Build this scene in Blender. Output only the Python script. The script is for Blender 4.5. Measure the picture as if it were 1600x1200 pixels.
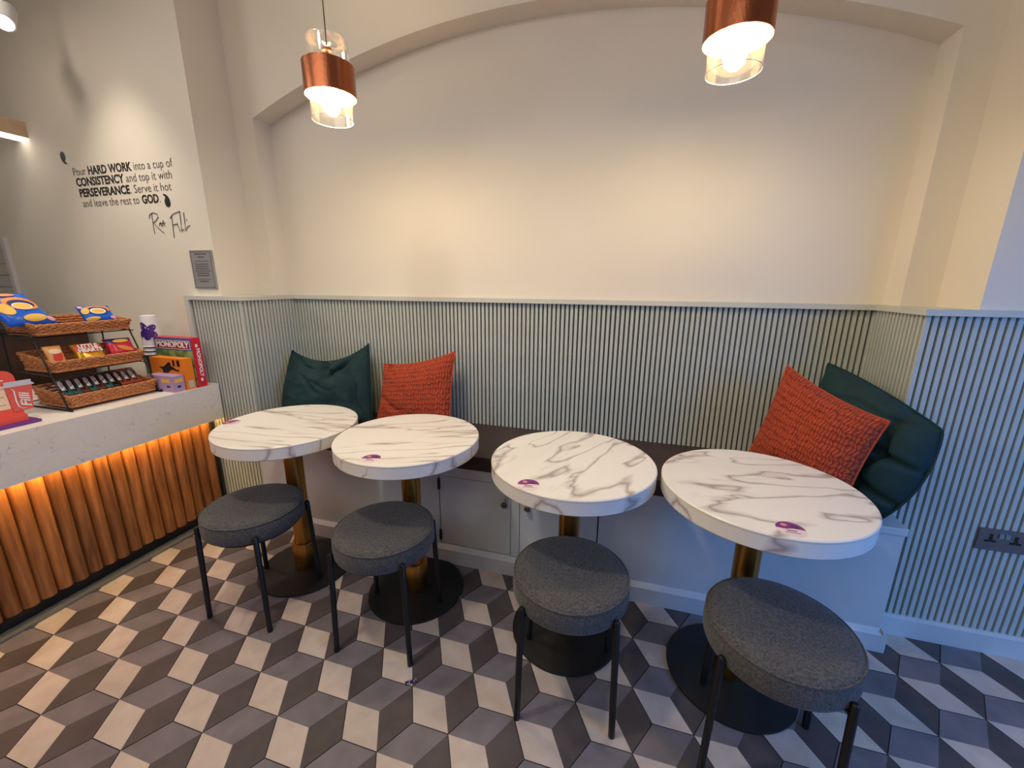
import bpy, bmesh, math, random
from mathutils import Vector, Matrix, noise
PI = math.pi
for o in list(bpy.data.objects): bpy.data.objects.remove(o, do_unlink=True)
S = bpy.context.scene
C = S.collection

# ------------------------------------------------------------------ camera
cam = bpy.data.cameras.new('camera'); cam.sensor_width = 36.0; cam.lens = 634.2/1600*36.0
cam.clip_start = 0.02; cam.clip_end = 60
co = bpy.data.objects.new('camera', cam); C.objects.link(co); S.camera = co
rt = Vector((0.96062, 0.27778, 0.00651)); dn = Vector((0.07267, -0.22854, -0.97082)); fw = Vector((-0.26819, 0.93306, -0.23973))
m = Matrix((rt, -dn, -fw)).transposed().to_4x4(); m.translation = Vector((0, 0, 1.3806))
co.matrix_world = m

# ------------------------------------------------------------------ world, lights, exposure
w = bpy.data.worlds.new('world'); S.world = w; w.use_nodes = True
w.node_tree.nodes['Background'].inputs[0].default_value = (0.50, 0.62, 0.90, 1)
w.node_tree.nodes['Background'].inputs[1].default_value = 0.6
S.view_settings.view_transform = 'Standard'; S.view_settings.look = 'None'
S.view_settings.exposure = 0.0; S.view_settings.gamma = 1.0
try: S.view_settings.use_curve_mapping = False
except Exception: pass

def area(name, loc, target, sx, sy, power, col, spread=PI):
    d = bpy.data.lights.new(name, 'AREA'); d.shape = 'RECTANGLE'; d.size = sx; d.size_y = sy
    d.energy = power; d.color = col; d.spread = spread
    o = bpy.data.objects.new(name, d); C.objects.link(o); o.location = loc
    o.rotation_euler = (Vector(target)-Vector(loc)).to_track_quat('-Z', 'Y').to_euler(); return o
def spot(name, loc, target, power, col, ang, blend=0.6, r=0.04):
    d = bpy.data.lights.new(name, 'SPOT'); d.energy = power; d.color = col
    d.spot_size = math.radians(ang); d.spot_blend = blend; d.shadow_soft_size = r
    o = bpy.data.objects.new(name, d); C.objects.link(o); o.location = loc
    o.rotation_euler = (Vector(target)-Vector(loc)).to_track_quat('-Z', 'Y').to_euler(); return o
WARM = (1.0, 0.74, 0.50)
# daylight entering through the shopfront glass on the right
area('daylight', (2.56, 0.05, 1.35), (1.25, 1.0, 0.0), 1.5, 1.3, 29, (0.0, 0.28, 1.0), math.radians(130))
# recessed ceiling downlights
WHT = (1.0, 0.89, 0.77)
for x, y, p, ang in [(-2.90, 1.05, 11, 150), (-1.45, 1.20, 4.6, 150), (-0.35, 1.45, 9, 84), (0.80, 1.20, 3, 150), (-1.10, 0.45, 74, 112), (0.45, 0.45, 4, 112)]:
    spot('downlight', (x, y, 2.98), (x, y+0.10, 0), p, WHT, ang, 0.8, 0.09)
# downlight washing the lettered wall
spot('downlight', (-2.62, 1.33, 2.92), (-2.66, 1.56, 0), 66, (1.0, 0.89, 0.77), 66, 0.9, 0.04)
area('room_fill', (-1.1, -1.2, 2.9), (-0.9, 0.8, 0.6), 3.0, 1.6, 33, (1.0, 0.97, 0.93))
# unseen area light added on the serving side to brighten left-facing surfaces
area('counter_side_fill', (-3.3, -0.1, 2.5), (1.1, 1.85, 1.7), 0.9, 0.6, 7, (1.0, 0.95, 0.92), math.radians(100))

# ------------------------------------------------------------------ materials
MATS = {}
def mat(name, col, rough=0.6, metal=0.0, **k):
    if name in MATS: return MATS[name]
    m = bpy.data.materials.new(name); m.use_nodes = True
    b = m.node_tree.nodes['Principled BSDF']
    b.inputs['Base Color'].default_value = (*col, 1); b.inputs['Roughness'].default_value = rough
    b.inputs['Metallic'].default_value = metal
    for kk, v in k.items(): b.inputs[kk.replace('_', ' ')].default_value = v
    MATS[name] = m; return m
def srgb(r, g, b):
    f = lambda c: (c/255/12.92) if c/255 <= 0.04045 else ((c/255+0.055)/1.055)**2.4
    return (f(r), f(g), f(b))
def N(m, t, **k):
    n = m.node_tree.nodes.new(t)
    for a, v in k.items(): setattr(n, a, v)
    return n
def L(m, a, b): m.node_tree.links.new(a, b)
def bsdf(m): return m.node_tree.nodes['Principled BSDF']
def varied(name, c1, c2, scale, rough=0.6, bump=0.0, bscale=None, detail=4, stretch=(1, 1, 1), metal=0.0, lo=0.35, hi=0.65, rnd=0.0, **k):
    """two-colour noise material with optional bump and per-object variation"""
    if name in MATS: return MATS[name]
    m = mat(name, c1, rough, metal, **k)
    tc = N(m, 'ShaderNodeTexCoord'); mp = N(m, 'ShaderNodeMapping'); mp.inputs['Scale'].default_value = stretch
    L(m, tc.outputs['Object'], mp.inputs['Vector'])
    vec = mp.outputs['Vector']
    oi = N(m, 'ShaderNodeObjectInfo')
    if rnd:
        ad = N(m, 'ShaderNodeVectorMath', operation='MULTIPLY_ADD')
        L(m, oi.outputs['Random'], ad.inputs[0]); ad.inputs[1].default_value = (17, 29, 41); L(m, vec, ad.inputs[2]); vec = ad.outputs[0]
    n = N(m, 'ShaderNodeTexNoise'); n.inputs['Scale'].default_value = scale; n.inputs['Detail'].default_value = detail
    L(m, vec, n.inputs['Vector'])
    r = N(m, 'ShaderNodeValToRGB'); e = r.color_ramp.elements
    e[0].position = lo; e[1].position = hi; e[0].color = (*c1, 1); e[1].color = (*c2, 1)
    L(m, n.outputs['Fac'], r.inputs['Fac'])
    out = r.outputs['Color']
    if rnd:
        h = N(m, 'ShaderNodeHueSaturation'); mr = N(m, 'ShaderNodeMapRange')
        mr.inputs['To Min'].default_value = 1-rnd; mr.inputs['To Max'].default_value = 1+rnd
        L(m, oi.outputs['Random'], mr.inputs['Value']); L(m, mr.outputs[0], h.inputs['Value']); L(m, out, h.inputs['Color']); out = h.outputs['Color']
    L(m, out, bsdf(m).inputs['Base Color'])
    if bump:
        n2 = N(m, 'ShaderNodeTexNoise'); n2.inputs['Scale'].default_value = bscale or scale; n2.inputs['Detail'].default_value = 3
        L(m, vec, n2.inputs['Vector'])
        b = N(m, 'ShaderNodeBump'); b.inputs['Strength'].default_value = bump; b.inputs['Distance'].default_value = 0.002
        L(m, n2.outputs['Fac'], b.inputs['Height']); L(m, b.outputs['Normal'], bsdf(m).inputs['Normal'])
    return m
def emis(name, col, s):
    m = bpy.data.materials.new(name); m.use_nodes = True; nt = m.node_tree
    nt.nodes.remove(nt.nodes['Principled BSDF']); e = nt.nodes.new('ShaderNodeEmission')
    e.inputs[0].default_value = (*col, 1); e.inputs[1].default_value = s
    nt.links.new(e.outputs[0], nt.nodes['Material Output'].inputs[0]); MATS[name] = m; return m
def thin_glass(name, tint, rough=0.02, refl=0.12, haze=0.0):
    m = bpy.data.materials.new(name); m.use_nodes = True; nt = m.node_tree
    nt.nodes.remove(nt.nodes['Principled BSDF'])
    t = nt.nodes.new('ShaderNodeBsdfTransparent'); t.inputs[0].default_value = (*tint, 1)
    g = nt.nodes.new('ShaderNodeBsdfGlossy'); g.inputs['Roughness'].default_value = rough; g.inputs[0].default_value = (1, 1, 1, 1)
    fr = nt.nodes.new('ShaderNodeFresnel'); fr.inputs[0].default_value = 1.5
    ad = nt.nodes.new('ShaderNodeMath'); ad.operation = 'MULTIPLY_ADD'; ad.inputs[1].default_value = 0.30; ad.inputs[2].default_value = refl
    ad.use_clamp = True
    mx = nt.nodes.new('ShaderNodeMixShader')
    df = nt.nodes.new('ShaderNodeBsdfDiffuse'); df.inputs[0].default_value = (0.9, 0.92, 0.93, 1); m0 = nt.nodes.new('ShaderNodeMixShader'); m0.inputs[0].default_value = haze
    nt.links.new(t.outputs[0], m0.inputs[1]); nt.links.new(df.outputs[0], m0.inputs[2])
    nt.links.new(fr.outputs[0], ad.inputs[0]); nt.links.new(ad.outputs[0], mx.inputs[0])
    nt.links.new(m0.outputs[0], mx.inputs[1]); nt.links.new(g.outputs[0], mx.inputs[2])
    nt.links.new(mx.outputs[0], nt.nodes['Material Output'].inputs[0]); MATS[name] = m; return m

M_wall = varied('wall_paint', srgb(232, 222, 204), srgb(227, 216, 198), 1.2, 0.75, 0.12, 90)
M_ceil = mat('ceiling_paint', srgb(228, 222, 212), 0.9)
M_slat = varied('slat_paint', srgb(192, 195, 184), srgb(184, 188, 177), 6, 0.45, 0.05, 60)
M_slatback = mat('slat_backing', srgb(98, 98, 88), 0.7)
M_ledge = varied('ledge_paint', srgb(205, 205, 192), srgb(196, 197, 184), 4, 0.5)
M_bench = varied('bench_paint', srgb(206, 207, 204), srgb(196, 197, 193), 3, 0.5, 0.05, 60)
M_gap = mat('dark_gap', srgb(25, 24, 23), 0.9)
M_black = mat('black_metal', srgb(14, 14, 15), 0.4, 0.0)
M_blackbase = varied('black_base', srgb(15, 15, 16), srgb(20, 20, 20), 20, 0.5, 0.05, 200)
M_leather = varied('brown_leatherette', srgb(62, 44, 42), srgb(50, 35, 34), 8, 0.45, 0.2, 250)
M_fabric = None
M_steel = mat('steel', srgb(190, 190, 190), 0.3, 1.0)
M_knob = varied('walnut_knob', srgb(96, 72, 58), srgb(74, 54, 44), 40, 0.5)

def brass():
    m = mat('brushed_brass', srgb(190, 140, 70), 0.28, 1.0)
    tc = N(m, 'ShaderNodeTexCoord'); mp = N(m, 'ShaderNodeMapping'); mp.inputs['Scale'].default_value = (60, 60, 1.5)
    n = N(m, 'ShaderNodeTexNoise'); n.inputs['Scale'].default_value = 4
    L(m, tc.outputs['Object'], mp.inputs[0]); L(m, mp.outputs[0], n.inputs[0])
    r = N(m, 'ShaderNodeMapRange'); r.inputs['To Min'].default_value = 0.22; r.inputs['To Max'].default_value = 0.42
    L(m, n.outputs['Fac'], r.inputs[0]); L(m, r.outputs[0], bsdf(m).inputs['Roughness']); return m
M_brass = brass()
def copper():
    m = mat('copper', srgb(182, 108, 74), 0.27, 1.0)
    tc = N(m, 'ShaderNodeTexCoord'); mp = N(m, 'ShaderNodeMapping'); mp.inputs['Scale'].default_value = (1, 1, 0.35)
    n = N(m, 'ShaderNodeTexNoise'); n.inputs['Scale'].default_value = 160
    L(m, tc.outputs['Object'], mp.inputs[0]); L(m, mp.outputs[0], n.inputs[0])
    b = N(m, 'ShaderNodeBump'); b.inputs['Strength'].default_value = 0.25; b.inputs['Distance'].default_value = 0.002
    L(m, n.outputs['Fac'], b.inputs['Height']); L(m, b.outputs[0], bsdf(m).inputs['Normal']); return m
M_copper = copper()
M_copper_in = mat('copper_inside', srgb(240, 200, 150), 0.5, 0.4)
M_glass = thin_glass('clear_glass', (0.97, 0.97, 0.97), refl=0.06, haze=0.010)
M_glass_edge = mat('glass_edge', srgb(225, 225, 215), 0.15)
M_bulb = emis('bulb_light', (1.0, 0.79, 0.47), 400)
M_led = emis('led_strip', (1.0, 0.60, 0.18), 60)
M_led_white = emis('linear_light', (1.0, 0.92, 0.82), 4)

def marble(name, vein_scale, stretch, base=(224, 216, 206), v1=(150, 132, 122), thick=0.035, seed=0.0, cloud=0.5):
    m = mat(name, srgb(*base), 0.32)
    tc = N(m, 'ShaderNodeTexCoord'); mp = N(m, 'ShaderNodeMapping'); mp.inputs['Scale'].default_value = stretch
    mp.inputs['Location'].default_value = (seed, seed*0.7, 0)
    L(m, tc.outputs['Object'], mp.inputs[0])
    # warp
    nz = N(m, 'ShaderNodeTexNoise'); nz.inputs['Scale'].default_value = vein_scale*1.3; nz.inputs['Detail'].default_value = 3
    L(m, mp.outputs[0], nz.inputs[0])
    mx = N(m, 'ShaderNodeVectorMath', operation='MULTIPLY_ADD'); mx.inputs[1].default_value = (0.26/vein_scale,)*3
    L(m, nz.outputs['Color'], mx.inputs[0]); L(m, mp.outputs[0], mx.inputs[2])
    n = N(m, 'ShaderNodeTexNoise'); n.inputs['Scale'].default_value = vein_scale; n.inputs['Detail'].default_value = 3; n.inputs['Roughness'].default_value = 0.45
    L(m, mx.outputs[0], n.inputs[0])
    s = N(m, 'ShaderNodeMath', operation='SUBTRACT'); s.inputs[1].default_value = 0.5; L(m, n.outputs['Fac'], s.inputs[0])
    a = N(m, 'ShaderNodeMath', operation='ABSOLUTE'); L(m, s.outputs[0], a.inputs[0])
    # vary the strength
    n3 = N(m, 'ShaderNodeTexNoise'); n3.inputs['Scale'].default_value = vein_scale*0.9; L(m, mp.outputs[0], n3.inputs[0])
    mr = N(m, 'ShaderNodeMapRange'); mr.inputs['From Min'].default_value = 0.38; mr.inputs['From Max'].default_value = 0.60
    mr.inputs['To Min'].default_value = 0.0; mr.inputs['To Max'].default_value = thick
    L(m, n3.outputs['Fac'], mr.inputs[0])
    d = N(m, 'ShaderNodeMath', operation='DIVIDE'); L(m, a.outputs[0], d.inputs[0])
    mxx = N(m, 'ShaderNodeMath', operation='MAXIMUM'); mxx.inputs[1].default_value = 0.0015; L(m, mr.outputs[0], mxx.inputs[0]); L(m, mxx.outputs[0], d.inputs[1])
    r = N(m, 'ShaderNodeValToRGB'); e = r.color_ramp.elements
    e[0].position = 0.0; e[0].color = (*srgb(*v1), 1); e[1].position = 1.0; e[1].color = (*srgb(*base), 1)
    e2 = r.color_ramp.elements.new(0.35); e2.color = (*srgb(*[int(v1[i]*0.35+base[i]*0.65) for i in range(3)]), 1)
    L(m, d.outputs[0], r.inputs[0])
    n4 = N(m, 'ShaderNodeTexNoise'); n4.inputs['Scale'].default_value = vein_scale*0.5; L(m, mp.outputs[0], n4.inputs[0])
    r4 = N(m, 'ShaderNodeMapRange'); r4.inputs['From Min'].default_value = 0.5; r4.inputs['From Max'].default_value = 0.75; r4.inputs['To Max'].default_value = cloud; L(m, n4.outputs['Fac'], r4.inputs[0])
    mm = N(m, 'ShaderNodeMixRGB'); mm.blend_type = 'MULTIPLY'; mm.inputs[2].default_value = (*srgb(215, 205, 198), 1)
    L(m, r4.outputs[0], mm.inputs[0]); L(m, r.outputs[0], mm.inputs[1])
    L(m, mm.outputs[0], bsdf(m).inputs['Base Color']); return m
M_marble = marble('marble_laminate', 4.6, (0.36, 2.4, 1.0), base=(232, 226, 216), v1=(172, 152, 144), thick=0.055, cloud=0.35)
M_marble2 = marble('marble_laminate_veined', 3.6, (0.65, 1.9, 1.0), base=(232, 227, 218), v1=(164, 148, 142), thick=0.042, seed=3.1, cloud=0.4)
M_quartz = marble('pale_quartz', 14.0, (1, 1, 1), base=(230, 222, 212), v1=(168, 162, 158), thick=0.008, cloud=0.15)

def wood(name, c1, c2, rnd=0.18):
    return varied(name, c1, c2, 7, 0.5, 0.25, 30, 6, (9, 9, 0.7), 0, 0.3, 0.7, rnd)
M_batten = wood('honey_wood', srgb(120, 68, 28), srgb(172, 112, 56), 0.32)
M_wicker = varied('wicker', srgb(150, 84, 42), srgb(206, 138, 82), 120, 0.55, 0.6, 260, 3, (1, 1, 1.5), 0, 0.35, 0.65)
M_beige = varied('tile_beige', srgb(200, 184, 168), srgb(184, 166, 150), 14, 0.5, 0.15, 70, 6, (1, 1, 1), 0, 0.35, 0.7, 0.05)
M_mid = varied('tile_mid_grey', srgb(122, 113, 114), srgb(104, 96, 97), 12, 0.5, 0.15, 70, 6, (1, 1, 1), 0, 0.35, 0.7, 0.07)
M_dark = varied('tile_dark_grey', srgb(84, 74, 72), srgb(70, 62, 60), 12, 0.5, 0.15, 70, 6, (1, 1, 1), 0, 0.35, 0.7, 0.07)
M_grout = mat('grout', srgb(48, 40, 38), 0.9)

def fabric(name, c1, c2):
    m = varied(name, c1, c2, 170, 0.95, 0.9, 300, 3, (1, 1, 1), 0, 0.3, 0.7)
    bsdf(m).inputs['Sheen Weight'].default_value = 0.15; bsdf(m).inputs['Specular IOR Level'].default_value = 0.2
    return m
M_fabric = fabric('grey_wool_fabric', srgb(96, 93, 90), srgb(58, 56, 54))
M_green = varied('green_velvet', srgb(3, 36, 39), srgb(4, 45, 47), 12, 0.85, 0.15, 500, 4)
bsdf(M_green).inputs['Sheen Weight'].default_value = 0.12; bsdf(M_green).inputs['Sheen Tint'].default_value = (*srgb(40, 140, 135), 1)
def chenille():
    m = mat('rust_chenille', srgb(196, 72, 36), 0.95); bsdf(m).inputs['Sheen Weight'].default_value = 0.12
    bsdf(m).inputs['Sheen Tint'].default_value = (*srgb(255, 140, 90), 1)
    uv = N(m, 'ShaderNodeUVMap'); sp = N(m, 'ShaderNodeSeparateXYZ'); L(m, uv.outputs[0], sp.inputs[0])
    nz = N(m, 'ShaderNodeTexNoise'); nz.inputs['Scale'].default_value = 14; nz.inputs['Detail'].default_value = 5; L(m, uv.outputs[0], nz.inputs[0])
    def wave(sock, freq, off):
        a = N(m, 'ShaderNodeMath', operation='MULTIPLY_ADD'); a.inputs[1].default_value = freq*PI; L(m, sock, a.inputs[0])
        b = N(m, 'ShaderNodeMath', operation='MULTIPLY'); b.inputs[1].default_value = off; L(m, nz.outputs['Fac'], b.inputs[0]); L(m, b.outputs[0], a.inputs[2])
        s = N(m, 'ShaderNodeMath', operation='SINE'); L(m, a.outputs[0], s.inputs[0])
        c = N(m, 'ShaderNodeMath', operation='ABSOLUTE'); L(m, s.outputs[0], c.inputs[0]); return c.outputs[0]
    h = N(m, 'ShaderNodeMath', operation='MULTIPLY'); wy = wave(sp.outputs['Y'], 15, 5.0); p0 = N(m, 'ShaderNodeMath', operation='POWER'); p0.inputs[1].default_value = 0.35; L(m, wy, p0.inputs[0]); L(m, p0.outputs[0], h.inputs[0])
    wv = wave(sp.outputs['X'], 34, 8.0); q = N(m, 'ShaderNodeMath', operation='MULTIPLY_ADD'); q.inputs[1].default_value = 0.75; q.inputs[2].default_value = 0.25
    L(m, wv, q.inputs[0]); L(m, q.outputs[0], h.inputs[1])
    r = N(m, 'ShaderNodeValToRGB'); e = r.color_ramp.elements
    e[0].position = 0.05; e[0].color = (*srgb(92, 22, 8), 1); e[1].position = 0.75; e[1].color = (*srgb(182, 70, 38), 1)
    L(m, h.outputs[0], r.inputs[0]); L(m, r.outputs[0], bsdf(m).inputs['Base Color'])
    n2 = N(m, 'ShaderNodeTexNoise'); n2.inputs['Scale'].default_value = 220; L(m, uv.outputs[0], n2.inputs[0])
    ad = N(m, 'ShaderNodeMath', operation='MULTIPLY_ADD'); ad.inputs[1].default_value = 0.35; L(m, n2.outputs['Fac'], ad.inputs[0]); L(m, h.outputs[0], ad.inputs[2])
    b = N(m, 'ShaderNodeBump'); b.inputs['Strength'].default_value = 0.9; b.inputs['Distance'].default_value = 0.006
    L(m, ad.outputs[0], b.inputs['Height']); L(m, b.outputs[0], bsdf(m).inputs['Normal']); return m
M_rust = chenille()
M_ink = mat('black_vinyl', srgb(22, 20, 22), 0.5)
M_ink_grey = mat('grey_vinyl', srgb(92, 84, 84), 0.5)
M_white = mat('white_print', srgb(238, 236, 232), 0.5)
def flat(name, r, g, b, rough=0.45): return mat(name, srgb(r, g, b), rough)

# ------------------------------------------------------------------ mesh helpers
def link(name, bm, mats, parent=None, smooth=False, loc=None, bevel=0):
    me = bpy.data.meshes.new(name)
    if bevel:
        bmesh.ops.bevel(bm, geom=[e for e in bm.edges if len(e.link_faces) == 2 and e.calc_face_angle(0) > 0.5], offset=bevel, segments=2, affect='EDGES', profile=0.5)
    bm.normal_update(); bm.to_mesh(me); bm.free()
    for m_ in (mats if isinstance(mats, (list, tuple)) else [mats]): me.materials.append(m_)
    if smooth:
        for p in me.polygons: p.use_smooth = True
        if smooth != 'all':
            me.set_sharp_from_angle(angle=math.radians(40))
    o = bpy.data.objects.new(name, me); C.objects.link(o)
    if loc: o.location = loc
    if parent: o.parent = parent
    return o
def tag(o, label=None, cat=None, group=None, kind=None):
    if label: o['label'] = label
    if cat: o['category'] = cat
    if group: o['group'] = group
    if kind: o['kind'] = kind
    return o
def thing(name, label, cat, loc=(0, 0, 0), rz=0, group=None):
    o = bpy.data.objects.new(name, None); C.objects.link(o); o.location = loc; o.rotation_euler = (0, 0, rz)
    o.empty_display_size = 0.05
    return tag(o, label, cat, group)
def B(bm, x0, x1, y0, y1, z0, z1, mi=0):
    v = [bm.verts.new((x, y, z)) for z in (z0, z1) for y in (y0, y1) for x in (x0, x1)]
    for f in ((0, 2, 3, 1), (4, 5, 7, 6), (0, 1, 5, 4), (2, 6, 7, 3), (0, 4, 6, 2), (1, 3, 7, 5)):
        fc = bm.faces.new([v[i] for i in f]); fc.material_index = mi
    return v
def box(name, x0, x1, y0, y1, z0, z1, m_, parent=None, bevel=0):
    bm = bmesh.new(); B(bm, x0, x1, y0, y1, z0, z1); return link(name, bm, m_, parent, bevel=bevel)
def prism(bm, pts, z0, z1, axis='z', mi=0):
    """extrude a 2-D outline: axis z -> (x,y); axis y -> (x,z); axis x -> (y,z)"""
    def P(p, h):
        return (p[0], p[1], h) if axis == 'z' else ((p[0], h, p[1]) if axis == 'y' else (h, p[0], p[1]))
    a = [bm.verts.new(P(p, z0)) for p in pts]; b = [bm.verts.new(P(p, z1)) for p in pts]; n = len(pts)
    fs = [bm.faces.new(a[::-1]), bm.faces.new(b)]
    for i in range(n): fs.append(bm.faces.new((a[i], a[(i+1) % n], b[(i+1) % n], b[i])))
    for f in fs: f.material_index = mi
    bmesh.ops.recalc_face_normals(bm, faces=fs); return fs
def lathe(bm, prof, seg=48, cx=0, cy=0, mi=0, close=False):
    rings = []
    for r, z in prof:
        if r < 1e-6: rings.append([bm.verts.new((cx, cy, z))])
        else: rings.append([bm.verts.new((cx+r*math.cos(2*PI*i/seg), cy+r*math.sin(2*PI*i/seg), z)) for i in range(seg)])
    fs = []
    pr = list(zip(rings, rings[1:]))
    if close: pr.append((rings[-1], rings[0]))
    for a, b in pr:
        for i in range(seg):
            j = (i+1) % seg
            if len(a) == 1 and len(b) == 1: continue
            if len(a) == 1: f = (a[0], b[j], b[i])
            elif len(b) == 1: f = (a[i], a[j], b[0])
            else: f = (a[i], a[j], b[j], b[i])
            fs.append(bm.faces.new(f))
    for f in fs: f.material_index = mi
    bmesh.ops.recalc_face_normals(bm, faces=fs)
def tube(bm, pts, r, seg=10, closed=False, mi=0, caps=True):
    pts = [Vector(p) for p in pts]; n = len(pts); rings = []
    for i, p in enumerate(pts):
        a = pts[i-1] if (i or closed) else pts[0]; b = pts[(i+1) % n] if (i < n-1 or closed) else pts[-1]
        t = (b-a).normalized(); u = t.cross(Vector((0, 0, 1)))
        if u.length < 1e-3: u = t.cross(Vector((0, 1, 0)))
        u.normalize(); v = t.cross(u)
        rr = r[i] if isinstance(r, (list, tuple)) else r
        rings.append([bm.verts.new(p+rr*(math.cos(2*PI*k/seg)*u+math.sin(2*PI*k/seg)*v)) for k in range(seg)])
    fs = []
    for i in range(n if closed else n-1):
        a = rings[i]; b = rings[(i+1) % n]
        for k in range(seg): fs.append(bm.faces.new((a[k], a[(k+1) % seg], b[(k+1) % seg], b[k])))
    if caps and not closed: fs.append(bm.faces.new(rings[0])); fs.append(bm.faces.new(rings[-1][::-1]))
    for f in fs: f.material_index = mi
    bmesh.ops.recalc_face_normals(bm, faces=fs)
def copy_tree(o, parent=None):
    c = o.copy(); C.objects.link(c); c.parent = parent
    for ch in o.children: copy_tree(ch, c)
    return c
def text(name, body, origin, xdir, ydir, size, m_, parent=None, sx=1.0, bold=0.0, depth=0.0006, shear=0.0, align='LEFT', spacing=1.0):
    cu = bpy.data.curves.new(name, 'FONT'); cu.body = body; cu.size = size; cu.offset = bold; cu.extrude = depth
    cu.shear = shear; cu.align_x = align; cu.space_character = spacing; cu.resolution_u = 3
    t = bpy.data.objects.new(name, cu); C.objects.link(t)
    dg = bpy.context.evaluated_depsgraph_get(); me = bpy.data.meshes.new_from_object(t.evaluated_get(dg))
    bpy.data.objects.remove(t); bpy.data.curves.remove(cu)
    X = Vector(xdir).normalized(); Y = Vector(ydir).normalized(); Z = X.cross(Y)
    mt = Matrix((X*sx, Y, Z)).transposed().to_4x4(); mt.translation = Vector(origin)
    me.transform(mt); me.materials.clear(); me.materials.append(m_)
    o = bpy.data.objects.new(name, me); C.objects.link(o)
    if parent: o.parent = parent; o.matrix_parent_inverse = Matrix()
    return o

# ------------------------------------------------------------------ setting
SC = 0.215; CX, CY = 2.69019888, 11.90156575
def lat(c, j):
    x = c*math.sin(PI/3)-CX; y = c*0.5+j-CY
    return Vector(((0.5*x+0.8660254*y)*SC, (0.8660254*x-0.5*y)*SC))
floor = box('floor', -5.2, 2.75, -3.2, 2.3, -0.06, -0.0022, M_grout)
tag(floor, 'dark grouted floor laid with hexagonal tiles of beige, mid grey and dark grey rhombi', 'floor', kind='structure')
def hexbm(bm, cen, A0, A1, A2, gap=0.0016):
    B01 = cen*2-A2; B02 = cen*2-A1; B12 = cen*2-A0     # B opposite each A
    sh = lambda p: cen+(p-cen)*(1-gap/0.124)
    pts = [sh(p) for p in (A0, B01, A1, B12, A2, B02)]
    top = [bm.verts.new((p.x, p.y, 0)) for p in pts]; c = bm.verts.new((cen.x, cen.y, 0))
    low = [bm.verts.new((p.x, p.y, -0.004)) for p in pts]
    fs = []
    for k, q in enumerate(((0, 1, 2), (2, 3, 4), (4, 5, 0))):
        f = bm.faces.new((c, top[q[0]], top[q[1]], top[q[2]])); f.material_index = (0, 2, 1)[k]; fs.append(f)
    for i in range(6):
        f = bm.faces.new((top[i], top[(i+1) % 6], low[(i+1) % 6], low[i])); f.material_index = 3
        fs.append(f)
    bmesh.ops.recalc_face_normals(bm, faces=fs)
    if fs[0].normal.z < 0:
        for f in fs: f.normal_flip()
tile_me = None; rest = bmesh.new(); ntile = 0
for c in range(-22, 40):
    for j in range(-30, 40):
        A0, A1, A2 = lat(c, j), lat(c, j+1), lat(c+1, j); cen = (A0+A1+A2)/3
        if not (-2.5 < cen.x < 2.72 and -3.1 < cen.y < 1.86): continue
        if -2.36 < cen.x < 1.95 and 0.42 < cen.y < 1.80:
            if tile_me is None:
                bm = bmesh.new(); hexbm(bm, Vector((0, 0)), A0-cen, A1-cen, A2-cen)
                o = link('tile', bm, [M_beige, M_mid, M_dark, M_grout], floor); tile_me = o.data
            else:
                o = bpy.data.objects.new('tile', tile_me); C.objects.link(o); o.parent = floor
            o.location = (cen.x, cen.y, random.Random(c*91+j).uniform(-0.0003, 0.0003)); ntile += 1
        else: hexbm(rest, cen, A0, A1, A2)
tag(link('outer_tiles', rest, [M_beige, M_mid, M_dark, M_grout], floor), kind='stuff')

ceiling = box('ceiling', -5.2, 2.75, -3.2, 2.3, 3.1, 3.16, M_ceil); tag(ceiling, 'plain off-white ceiling above the seating area', 'ceiling', kind='structure')
def st(o, label, cat): return tag(o, label, cat, kind='structure')
# back wall of the alcove (recessed panel)
wb = box('wall_back', -2.16, 1.125, 2.09, 2.22, 0, 3.1, M_wall); st(wb, 'cream alcove wall behind the bench, slatted below the ledge', 'wall')
# arch slab in front of the recess
bm = bmesh.new(); xs0, xs1, zs = -2.03, 1.01, 2.235; rise = 0.295; hs = (xs1-xs0)/2; Rr = (hs*hs+rise*rise)/(2*rise)
pts = [(-2.16, 1.29), (xs0, 1.29), (xs0, zs)]
for i in range(1, 40):
    x = xs0+(xs1-xs0)*i/40; d = x-(xs0+xs1)/2; pts.append((x, zs+rise-(Rr-math.sqrt(Rr*Rr-d*d))))
pts += [(xs1, zs), (xs1, 1.29), (1.125, 1.29), (1.125, 3.1), (-2.16, 3.1)]
prism(bm, pts, 1.975, 2.09, 'y'); wa = link('wall_arch', bm, M_wall); st(wa, 'cream wall face with a wide shallow segmental arch around the recess', 'wall')
wl = box('wall_left', -5.1, -2.16, 1.74, 2.22, 0, 3.1, M_wall); st(wl, 'plain cream wall on the left carrying the printed quote', 'wall')
wr = box('wall_right', 1.125, 2.7, 1.766, 2.22, 1.29, 3.1, M_wall); st(wr, 'plain upper wall right of the arch, bluish in daylight', 'wall')
# lower pier boxes behind the slats
bm = bmesh.new(); B(bm, -2.366, -1.992, 1.712, 2.09, 0, 1.285); lowL = link('wall_left_pier', bm, M_slatback); st(lowL, 'low boxed pier left of the bench clad in narrow sage slats', 'wall')
bm = bmesh.new(); B(bm, 0.992, 2.7, 1.772, 2.2, 0, 1.285); lowR = link('wall_right_lower', bm, M_slatback); st(lowR, 'lower right wall clad in narrow sage slats below the ledge', 'wall')
bm = bmesh.new(); B(bm, -1.992, 0.992, 2.082, 2.0895, 0, 1.285); bk = link('backing_board', bm, M_slatback, wb)
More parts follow.
